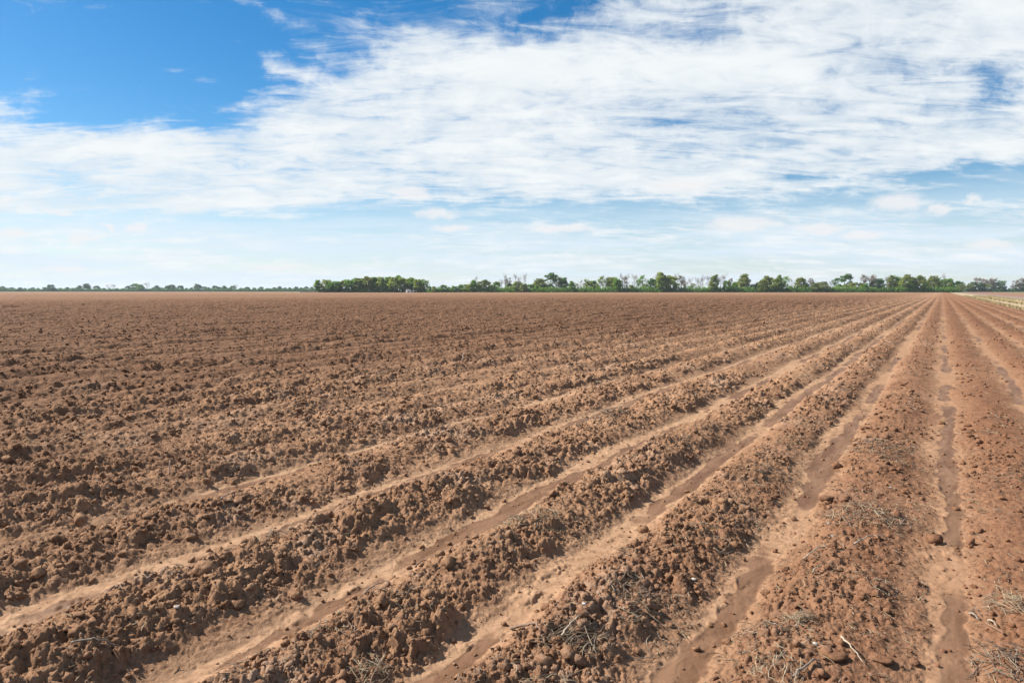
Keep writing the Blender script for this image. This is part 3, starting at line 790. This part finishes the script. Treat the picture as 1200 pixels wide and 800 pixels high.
s8 = [(70, 60, 215, 'round', G_), (105, 60, 200, 'sparse', O_), (205, 75, 200, 'round', G_), (235, 50, 230, 'round', Y_), (330, 60, 228, 'round', G_), (385, 92, 190, 'round', O_), (440, 62, 225, 'round', G_), (482, 30, 185, 'bare', 'grey'), (470, 60, 218, 'round', G_), (512, 80, 210, 'round', G_),
      (545, 50, 240, 'round', O_), (602, 88, 233, 'round', D_), (640, 60, 250, 'sparse', P_)]
main = row_of_trees(s4, 309, 7.5, 500, 0, '', '')+row_of_trees(s5, 310, 7.5, 640, 0, '', '')+row_of_trees(s6, 314, 7.5, 780, 0, '', '')+row_of_trees(s7, 320, 7.5, 920, 0, '', '')
main += row_of_trees(s8, 326, 7.5, 1040, 0, '', '')
right = row_of_trees([(665, 50, 285, 'sparse', O_), (705, 62, 245, 'round', O_), (740, 60, 228, 'round', D_), (785, 75, 205, 'sparse', 'brown'), (810, 60, 235, 'round', D_), (832, 50, 208, 'sparse', 'brown'), (860, 50, 245, 'round', O_), (876, 62, 205, 'sparse', 'brown'), (915, 55, 205, 'sparse', 'grey'), (945, 60, 230, 'round', D_), (970, 62, 212, 'sparse', D_),
    (1000, 50, 230, 'sparse', D_), (1010, 30, 270, 'round', D_), (1090, 60, 270, 'sparse', 'brown'), (1122, 60, 225, 'sparse', 'brown'), (1150, 60, 240, 'round', D_), (1172, 55, 208, 'sparse', 'grey'), (1205, 62, 215, 'sparse', 'brown'), (1240, 70, 225, 'round', D_), (1290, 70, 215, 'sparse', O_)], 326, 7.5, 1040, 0, '', '')
left = []
for sx_, lst in ((0, [(5, 50, 232), (30, 40, 220), (60, 60, 232), (90, 50, 228), (150, 50, 228), (185, 50, 234), (240, 50, 228), (280, 60, 232), (320, 50, 226), (370, 40, 206), (372, 60, 230), (430, 50, 231), (480, 45, 226), (520, 55, 231), (565, 40, 213), (617, 45, 200), (640, 50, 235), (690, 45, 214), (740, 50, 231), (770, 35, 210), (805, 30, 205),
                (830, 50, 232), (870, 50, 233), (910, 40, 215), (940, 40, 228), (960, 42, 197), (1000, 42, 204), (1040, 38, 196), (1085, 50, 226), (1115, 45, 211), (1150, 50, 227), (1190, 45, 211)]),
                 (200, [(15, 45, 204), (75, 50, 210), (120, 50, 228), (155, 45, 224), (195, 55, 197), (240, 50, 216), (275, 50, 222), (315, 55, 209), (350, 50, 218), (382, 55, 210), (410, 40, 225), (440, 50, 210), (462, 35, 206), (500, 50, 224), (545, 50, 216), (590, 60, 222), (640, 75, 215), (690, 50, 224), (735, 60, 218), (772, 65, 212), (805, 45, 220), (840, 60, 218), (885, 60, 212), (925, 50, 218), (955, 60, 210), (995, 60, 213), (1030, 50, 222)])):
    for (x, w, top) in lst:
        base = 262-x*.003 if sx_ == 0 else 258-x*.008
        h_ = base-top
        kd = ('bare', 'grey') if w < 40 else (('round', 'dark'), ('sparse', 'dark'), ('round', 'green'), ('sparse', 'grey'), ('tall', 'dark'))[(x*7+w) % 5]
        left.append((sx_+x/6, w*1.25/6, h_*.86/6, kd[0], kd[1]))

def run(entries, dist, group, tmpl_, name_ref, dist_fn=None):
    entries = sorted(entries)
    half = len(entries)/2
    for i, (px, w, h, kind, leaf) in enumerate(entries):
        lb = tmpl_(i, len(entries), LOOK[(kind, leaf)], px)
        lb = ' '.join(lb.split()[:16])
        plant(px, w, h, kind, leaf, dist_fn(px) if dist_fn else dist, lb, group)

def lab_clump(i, n, look, px):
    if i == 0: return 'narrow green tree standing first at the open end of the bright green wood'
    if i < n/2: return f'{look}, {ORD[i+1]} from the open end of the bright green wood'
    return f'{look}, {ORD[n-i]} from the shed end of the bright green wood'
run(clump, 790, 'trees of the bright green wood', lab_clump, None)

marks = [(508, 'the white shed'), (645, 'the tall high-crowned dark tree'), (786, 'the broad yellow-green pair'), (871, 'the tall olive tree'), (988, 'the dark umbrella-shaped tree'), (1066, 'the big olive tree by the rows')]
cnt = {}
def lab_main(i, n, look, px):
    ref = max((m for m in marks if m[0] <= px+4), key=lambda m: m[0], default=marks[0])
    cnt[ref] = cnt.get(ref, 0)+1
    k = cnt[ref]
    return f'{look}, {ORD[k]} in line rightward from {ref[1]}'
run(main, 850, 'trees of the long line behind the ploughed field', lab_main, None, lambda px: 850+10*sin(px*.11))
def lab_right(i, n, look, px):
    return f'{look}, {ORD[i+1]} tree of the distant line beyond the farm track'
right = [(a, b, c*.85, k, l) for (a, b, c, k, l) in right]
run(right, 1250, 'distant trees beyond the farm track', lab_right, None)
def lab_left(i, n, look, px):
    if i < n/2: return f'far bluish {look}, {ORD[i+1]} from the left end of the far line'
    return f'far bluish {look}, {ORD[n-i]} left of the bright green wood'
run(left, 1900, 'far trees on the left horizon', lab_left, None)

# undergrowth below the trees: nobody could count it
def undergrowth(name, segs, hgt, depth, leaf, label, dens=1.6, size=.5):
    C = []
    for (p0, p1, d0, d1, hh) in segs:
        L = abs(p1-p0)/FPX*(d0+d1)/2; n = int(L*dens*hh*1.6)
        px = rng.uniform(p0, p1, n); f = (px-p0)/(p1-p0); d = d0+(d1-d0)*f+rng.uniform(-depth, depth, n)
        top = hh*(.55+.45*(perlin(px*.35, px*0, 91)+.6*perlin(px*1.3, px*0, 92)+.5))
        z = rng.uniform(0, 1, n)**1.25*np.maximum(top, .8)
        u = (px-600)/FPX
        C.append(np.stack([Fh[0]*d+Rt[0]*u*d, Fh[1]*d+Rt[1]*u*d, z], 1))
    V, Q = leaf_quads(np.concatenate(C), size, rng)
    link(name, mesh_np(name, V, quads=Q, mat=LEAF[leaf]), kind='stuff', label=label, cat='undergrowth')
undergrowth('undergrowth', [(374, 500, 792, 792, 5), (500, 546, 858, 858, 4.6), (546, 1126, 848, 838, 6.4)], 5, 5, 'dark', 'dark green scrub filling the foot of the main tree line', 7.)
undergrowth('undergrowth', [(374, 500, 788, 788, 5), (500, 546, 855, 855, 6.), (546, 1126, 844, 836, 8.)], 5, 5, 'green', 'bright green scrub growing among the trunks of the main tree line', 3.)
undergrowth('undergrowth', [(546, 1126, 850, 842, 9.)], 5, 5, 'yellow', 'yellow-green saplings and shrubs between the trees of the main line', 1.3)
undergrowth('undergrowth', [(-60, 376, 1890, 1880, 9)], 8, 12, 'dark', 'dark bluish scrub under the far trees', 2.6, 1.2)
undergrowth('undergrowth', [(1124, 1230, 1240, 1260, 7)], 8, 9, 'dark', 'dark scrub under the distant trees beyond the farm track', 3., .8)
undergrowth('undergrowth', [(352, 384, 782, 782, 1.6)], 2, 3, 'brown', 'low brown brush at the open end of the bright green wood', 8., .35)

# ---------------------------------------------------------------- the white shed
def box(x0, x1, y0, y1, z0, z1):
    v = np.array([[x, y, z] for x in (x0, x1) for y in (y0, y1) for z in (z0, z1)], float)
    return v, [[0, 1, 3, 2], [4, 6, 7, 5], [0, 4, 5, 1], [2, 3, 7, 6], [0, 2, 6, 4], [1, 5, 7, 3]], []
def shed():
    M_W = simple_mat('white_boards', col(.80, .80, .78), col(.70, .70, .68), 1., .7)
    M_R = simple_mat('sheet_roof', col(.62, .63, .64), col(.52, .52, .53), 1., .5)
    M_D = simple_mat('shed_door', col(.06, .055, .05), col(.10, .09, .08), 2., .8)
    M_G = simple_mat('grey_boards', col(.42, .40, .37), col(.33, .31, .28), 1., .85)
    x, y = at_range(479, 768)
    e = bpy.data.objects.new('shed', None); COL.objects.link(e); e.location = (x, y, -.2); e.rotation_euler = (0, 0, HEAD+radians(12))
    e['label'] = 'small white gabled shed at the foot of the bright green wood'; e['category'] = 'shed'
    g = np.array([[-2.6, -3, 0], [2.6, -3, 0], [2.6, -3, 2.7], [0, -3, 3.9], [-2.6, -3, 2.7], [-2.6, 3, 0], [2.6, 3, 0], [2.6, 3, 2.7], [0, 3, 3.9], [-2.6, 3, 2.7]], float)
    # walls: gable ends as quad+tri
    q = [[0, 1, 2, 4], [5, 9, 7, 6], [1, 6, 7, 2], [0, 4, 9, 5]]; t = [[4, 2, 3], [9, 8, 7]]
    link('wall', mesh_np('wall', g, quads=q, tris=t, mat=M_W), e)
    pr = []
    for s in (-1, 1):
        a = np.array([0, 4.02]); b = np.array([s*3.0, 2.62])
        v = np.array([[p[0], yy, p[1]+dz] for p in (a, b) for yy in (-3.3, 3.3) for dz in (0, .12)], float)
        v[:, 0] += s*.003
        pr.append((v, [[0, 1, 3, 2], [4, 6, 7, 5], [0, 4, 5, 1], [2, 3, 7, 6], [0, 2, 6, 4], [1, 5, 7, 3]], []))
    V, Q, T = join_parts(pr); link('roof', mesh_np('roof', V, quads=Q, mat=M_R), e)
    v, q, t = box(-.6, .6, -3.06, -2.99, 0, 2.1); dr = link('door', mesh_np('door', v, quads=q, mat=M_D), e)
    v, q, t = box(.38, .46, -3.12, -3.055, 1., 1.12); link('handle', mesh_np('handle', v, quads=q, mat=M_R), dr)
    x, y = at_range(485.5, 770)
    e = bpy.data.objects.new('lean_to', None); COL.objects.link(e); e.location = (x, y, -.2); e.rotation_euler = (0, 0, HEAD+radians(12))
    e['label'] = 'low grey lean-to building beside the white shed'; e['category'] = 'shed'
    v, q, t = box(-2.6, 2.8, -2.2, 2.2, 0, 2.3); link('wall', mesh_np('wall', v, quads=q, mat=M_G), e)
    v, q, t = box(-2.8, 3.0, -2.5, 2.5, 2.303, 2.42); v[:, 2] += (v[:, 1]+2.5)*.12*0; link('roof', mesh_np('roof', v, quads=q, mat=M_R), e)
    v, q, t = box(.3, 1.6, -2.26, -2.19, 0, 1.9); link('door', mesh_np('door', v, quads=q, mat=M_D), e)
shed()

# ---------------------------------------------------------------- sun and sky
# the sun stands square to the rows on the left, so every ridge shades its right-hand flank
SUN_EL = radians(40); SUN_AZ_VEC = (-cos(radians(12)), -sin(radians(12)))     # horizontal direction towards the sun
sun = bpy.data.lights.new('sun', 'SUN'); sun.energy = 5.0; sun.angle = radians(.53); sun.color = (1., .945, .87)
so = bpy.data.objects.new('sun', sun); COL.objects.link(so)
from mathutils import Vector
to_sun = Vector((SUN_AZ_VEC[0]*cos(SUN_EL), SUN_AZ_VEC[1]*cos(SUN_EL), sin(SUN_EL)))
so.rotation_euler = to_sun.to_track_quat('Z', 'Y').to_euler(); so.location = (-30, 5, 40)

CLOUD_BIAS = [   # px, py, half-width px, half-height px, tilt deg, strength
    (60, 212, 480, 34, -5, .75), (330, 195, 330, 34, -8, .55), (660, 190, 520, 36, -2, .50), (490, 125, 250, 52, -14, .50), (330, 130, 120, 30, -20, .18), (470, 45, 110, 22, 14, .30),
    (880, 110, 300, 72, 0, .50), (960, 22, 190, 52, 8, .48), (1130, 25, 110, 50, 30, .45), (700, 110, 170, 50, 0, .42), (70, 158, 240, 22, -3, .36), (330, 22, 60, 8, 10, .25), (1020, 170, 260, 26, -3, .30), (235, 92, 70, 10, 6, .42), (320, 72, 60, 9, 10, .35), (390, 60, 70, 12, 16, .3), (560, 70, 120, 26, 24, .2),
    (60, 60, 300, 80, 5, -.5), (330, 12, 190, 40, -4, -.36), (1165, 85, 50, 34, 30, -.50), (640, 22, 60, 30, 0, -.25), (840, 48, 60, 26, 10, -.26), (765, 60, 45, 20, 0, -.25), (1130, 203, 300, 12, 0, -.22), (690, 160, 60, 14, 0, -.2),
    (1060, 75, 50, 22, 20, -.22), (900, 240, 900, 12, 0, -.18), (300, 262, 500, 11, 0, -.28), (300, 238, 500, 10, -2, .12), (960, 195, 300, 26, -3, .3), (210, 60, 100, 50, 0, -.3)]
PUFFS = [(1052, 238, 34, 11), (1101, 244, 13, 8), (1138, 234, 10, 7), (870, 263, 50, 9), (960, 268, 30, 8), (1010, 275, 28, 6), (512, 250, 27, 7), (484, 227, 24, 9), (97, 279, 17, 7), (160, 266, 11, 6), (125, 266, 9, 4), (70, 249, 16, 4),
         (14, 273, 18, 6), (800, 217, 40, 8), (1160, 287, 30, 6), (530, 268, 22, 5), (655, 268, 40, 5), (80, 316, 30, 4), (330, 312, 40, 4)]

def ang(px, py):
    d = px_dir(px, py); f = d[0]*Fh[0]+d[1]*Fh[1]; r = d[0]*Rt[0]+d[1]*Rt[1]
    return atan2(r, f), atan2(d[2], sqrt(f*f+r*r))

def build_world():
    w = bpy.data.worlds.new('World'); sc.world = w; w.use_nodes = True
    t = NT(w.node_tree); bg = w.node_tree.nodes['Background']
    sky = t.node('ShaderNodeTexSky', sky_type='NISHITA', sun_disc=False)
    sky.sun_elevation = SUN_EL
    sky.sun_rotation = atan2(SUN_AZ_VEC[0], SUN_AZ_VEC[1])       # measured from +Y toward +X
    sky.air_density = 1.0; sky.dust_density = .25; sky.ozone_density = 3.2; sky.altitude = 100
    tc = t.node('ShaderNodeTexCoord'); D = tc.outputs['Generated']
    rot = t.node('ShaderNodeVectorRotate', rotation_type='Z_AXIS', ins={'Vector': D, 'Angle': -HEAD})
    s = t.node('ShaderNodeSeparateXYZ', ins={0: rot.outputs[0]}); x, y, z = s.outputs
    az = t.math('ARCTAN2', x, y); el = t.math('ARCSINE', z)
    # layer coordinates: where the line of sight meets a high cloud sheet
    zz = t.math('ADD', t.math('MAXIMUM', z, 0.), .16)
    cx = t.math('DIVIDE', x, zz); cy = t.math('DIVIDE', y, zz)
    P = t.node('ShaderNodeCombineXYZ', ins={0: cx, 1: cy, 2: 0.}).outputs[0]
    streak = t.node('ShaderNodeMapping', ins={'Vector': P, 'Rotation': (0, 0, radians(-22)), 'Scale': (.95, 1.35, 1.)}).outputs[0]
    n1 = t.noise(streak, 1.25, 9, .58, .35); n2 = t.noise(streak, 4.2, 8, .62, .5)
    fib = t.node('ShaderNodeMapping', ins={'Vector': P, 'Rotation': (0, 0, radians(-38)), 'Scale': (1.1, 3.0, 1.)}).outputs[0]
    n3 = t.noise(fib, 3.6, 6, .62, .8)
    A = t.node('ShaderNodeCombineXYZ', ins={0: az, 1: el, 2: 0.}).outputs[0]
    # let the large shapes have ragged outlines
    wob = t.node('ShaderNodeVectorMath', operation='MULTIPLY_ADD'); 
    nc = t.noise(A, 9., 5, .6, 0., out=1)
    sub = t.node('ShaderNodeVectorMath', operation='SUBTRACT', ins={0: nc, 1: (.5, .5, .5)})
    t.put(wob, 0, sub.outputs[0]); t.put(wob, 1, (.16, .055, 0.)); t.put(wob, 2, A); AW = wob.outputs[0]
    bias = None
    for (px, py, hw, hh, tilt, st) in CLOUD_BIAS:
        if st == 0: continue
        a0, e0 = ang(px, py)
        k = cos(a0)
        sw = hw/FPX*k*k; sh = hh/FPX*k
        mp = t.node('ShaderNodeMapping', vector_type='TEXTURE', ins={'Vector': AW, 'Location': (a0, e0, 0), 'Rotation': (0, 0, radians(-tilt)), 'Scale': (sw*1.5, sh*1.5, 1.)})
        ln = t.node('ShaderNodeVectorMath', operation='LENGTH', ins={0: mp.outputs[0]})
        g = t.ramp(ln.outputs['Value'], 1., .0, 0., st)
        bias = g if bias is None else t.math('ADD', bias, g)
    bias = t.math('MINIMUM', bias, .42)
    n4 = t.noise(AW, 34., 6, .62, .3)
    n = t.math('ADD', t.math('ADD', t.math('MULTIPLY', n1, 2.1), t.math('MULTIPLY', n2, 1.35)), t.math('MULTIPLY', n3, 1.25))
    n = t.math('ADD', n, t.math('MULTIPLY', n4, 1.1))
    n = t.math('SUBTRACT', n, 2.88)
    dens = t.math('ADD', n, t.math('MULTIPLY', bias, 1.15))
    cov = t.ramp(dens, -.22, .86)
    cov = t.math('MULTIPLY', cov, .95)
    # a thin veil reaching beyond the thick cloud
    nv = t.math('ADD', t.math('MULTIPLY', n3, 1.9), t.math('MULTIPLY', n1, 1.1))
    veil = t.ramp(t.math('ADD', nv, t.math('MULTIPLY', bias, 1.3)), 1.22, 2.2, 0., .75)
    cov = t.math('SUBTRACT', 1., t.math('MULTIPLY', t.math('SUBTRACT', 1., cov), t.math('SUBTRACT', 1., veil)))
    # thin milky air towards the horizon, broken into long bands
    band = t.node('ShaderNodeMapping', ins={'Vector': A, 'Scale': (2.2, 26., 1.)}).outputs[0]
    nb = t.noise(band, 1.6, 6, .6, .3)
    milk = t.ramp(t.math('ADD', el, t.math('MULTIPLY', t.math('SUBTRACT', nb, .5), .045)), .172, .060, 0., 1.)
    milk = t.math('MULTIPLY', milk, t.ramp(nb, .36, .62, .50, .97))
    # small fair-weather puffs low in the sky
    pn = t.node('ShaderNodeMapping', ins={'Vector': A, 'Scale': (1., 1.6, 1.)}).outputs[0]
    pnc = t.noise(pn, 46., 5, .62, 0., out=1)
    ps = t.node('ShaderNodeVectorMath', operation='SUBTRACT', ins={0: pnc, 1: (.5, .5, .5)})
    pw = t.node('ShaderNodeVectorMath', operation='MULTIPLY_ADD', ins={0: ps.outputs[0], 1: (.045, .017, 0.), 2: A}).outputs[0]
    puff = None; pshade = None
    for (px, py, hw, hh) in PUFFS:
        a0, e0 = ang(px, py)
        k = cos(a0)
        mp = t.node('ShaderNodeMapping', vector_type='TEXTURE', ins={'Vector': pw, 'Location': (a0, e0, 0), 'Scale': (hw/FPX*k*k*1.15, hh/FPX*k*1.15, 1.)})
        ln = t.node('ShaderNodeVectorMath', operation='LENGTH', ins={0: mp.outputs[0]})
        g = t.ramp(ln.outputs['Value'], 1.15, .35, 0., 1.)
        puff = g if puff is None else t.math('MAXIMUM', puff, g)
    # colours (before the background strength)
    skyc = sky.outputs[0]
    hsv = t.node('ShaderNodeHueSaturation', ins={'Color': skyc, 'Saturation': SKY['sat'], 'Value': SKY['val'], 'Hue': SKY['hue']})
    c = hsv.outputs[0]
    c = t.mix(milk, c, SKY['milk'])
    tex = t.ramp(t.math('ADD', t.math('MULTIPLY', n2, .6), t.math('MULTIPLY', n1, .4)), .35, .65)
    cl = t.mix(tex, SKY['cloud_a'], SKY['cloud_b'])
    c = t.mix(cov, c, cl)
    c = t.mix(t.math('MULTIPLY', puff, .82), c, SKY['puff'])
    t.put(bg, 'Color', c); bg.inputs['Strength'].default_value = SKY['strength']
    w.cycles.sampling_method = 'MANUAL'; w.cycles.sample_map_resolution = 512

S_ = 1/.1
SKY = dict(sat=1.40, val=.90, hue=.497, strength=.0635,
           milk=col(.56*S_, .655*S_, .745*S_), cloud_a=col(.59*S_, .64*S_, .68*S_), cloud_b=col(.70*S_, .725*S_, .735*S_), puff=col(.68*S_, .68*S_, .69*S_))
build_world()

# ---------------------------------------------------------------- air
def haze():
    m = bpy.data.materials.new('haze'); m.use_nodes = True; t = NT(m.node_tree)
    m.node_tree.nodes.remove(m.node_tree.nodes['Principled BSDF'])
    v = t.node('ShaderNodeVolumePrincipled', ins={'Color': col(.80, .90, 1.), 'Density': HAZE, 'Anisotropy': .1})
    t.l.new(v.outputs[0], m.node_tree.nodes['Material Output'].inputs['Volume'])
    a, b_, c = 15000, 60., -1.3
    vv, q, _ = box(-a, a, -a, a, c, b_)
    link('haze', mesh_np('haze', vv, quads=q, mat=m), kind='stuff', label='thin bluish haze lying over the whole plain', cat='haze')
HAZE = .00006
haze()

# ---------------------------------------------------------------- camera and render settings
cam = bpy.data.cameras.new('camera'); co = bpy.data.objects.new('camera', cam); COL.objects.link(co)
cam.sensor_width = 36; cam.lens = FPX/1200*36; cam.clip_start = .05; cam.clip_end = 60000
co.location = (0, 0, H_CAM)
d = Vector(px_dir(600, 400)); co.rotation_euler = d.to_track_quat('-Z', 'Y').to_euler()
sc.camera = co
sc.view_settings.view_transform = 'Standard'; sc.view_settings.look = 'None'; sc.view_settings.gamma = 1
sc.view_settings.exposure = 1.06
sc.render.engine = 'CYCLES'
cy = sc.cycles
cy.max_bounces = 5; cy.diffuse_bounces = 3; cy.glossy_bounces = 2; cy.transmission_bounces = 2; cy.volume_bounces = 0; cy.transparent_max_bounces = 4
cy.use_denoising = True
cy.volume_step_rate = 5
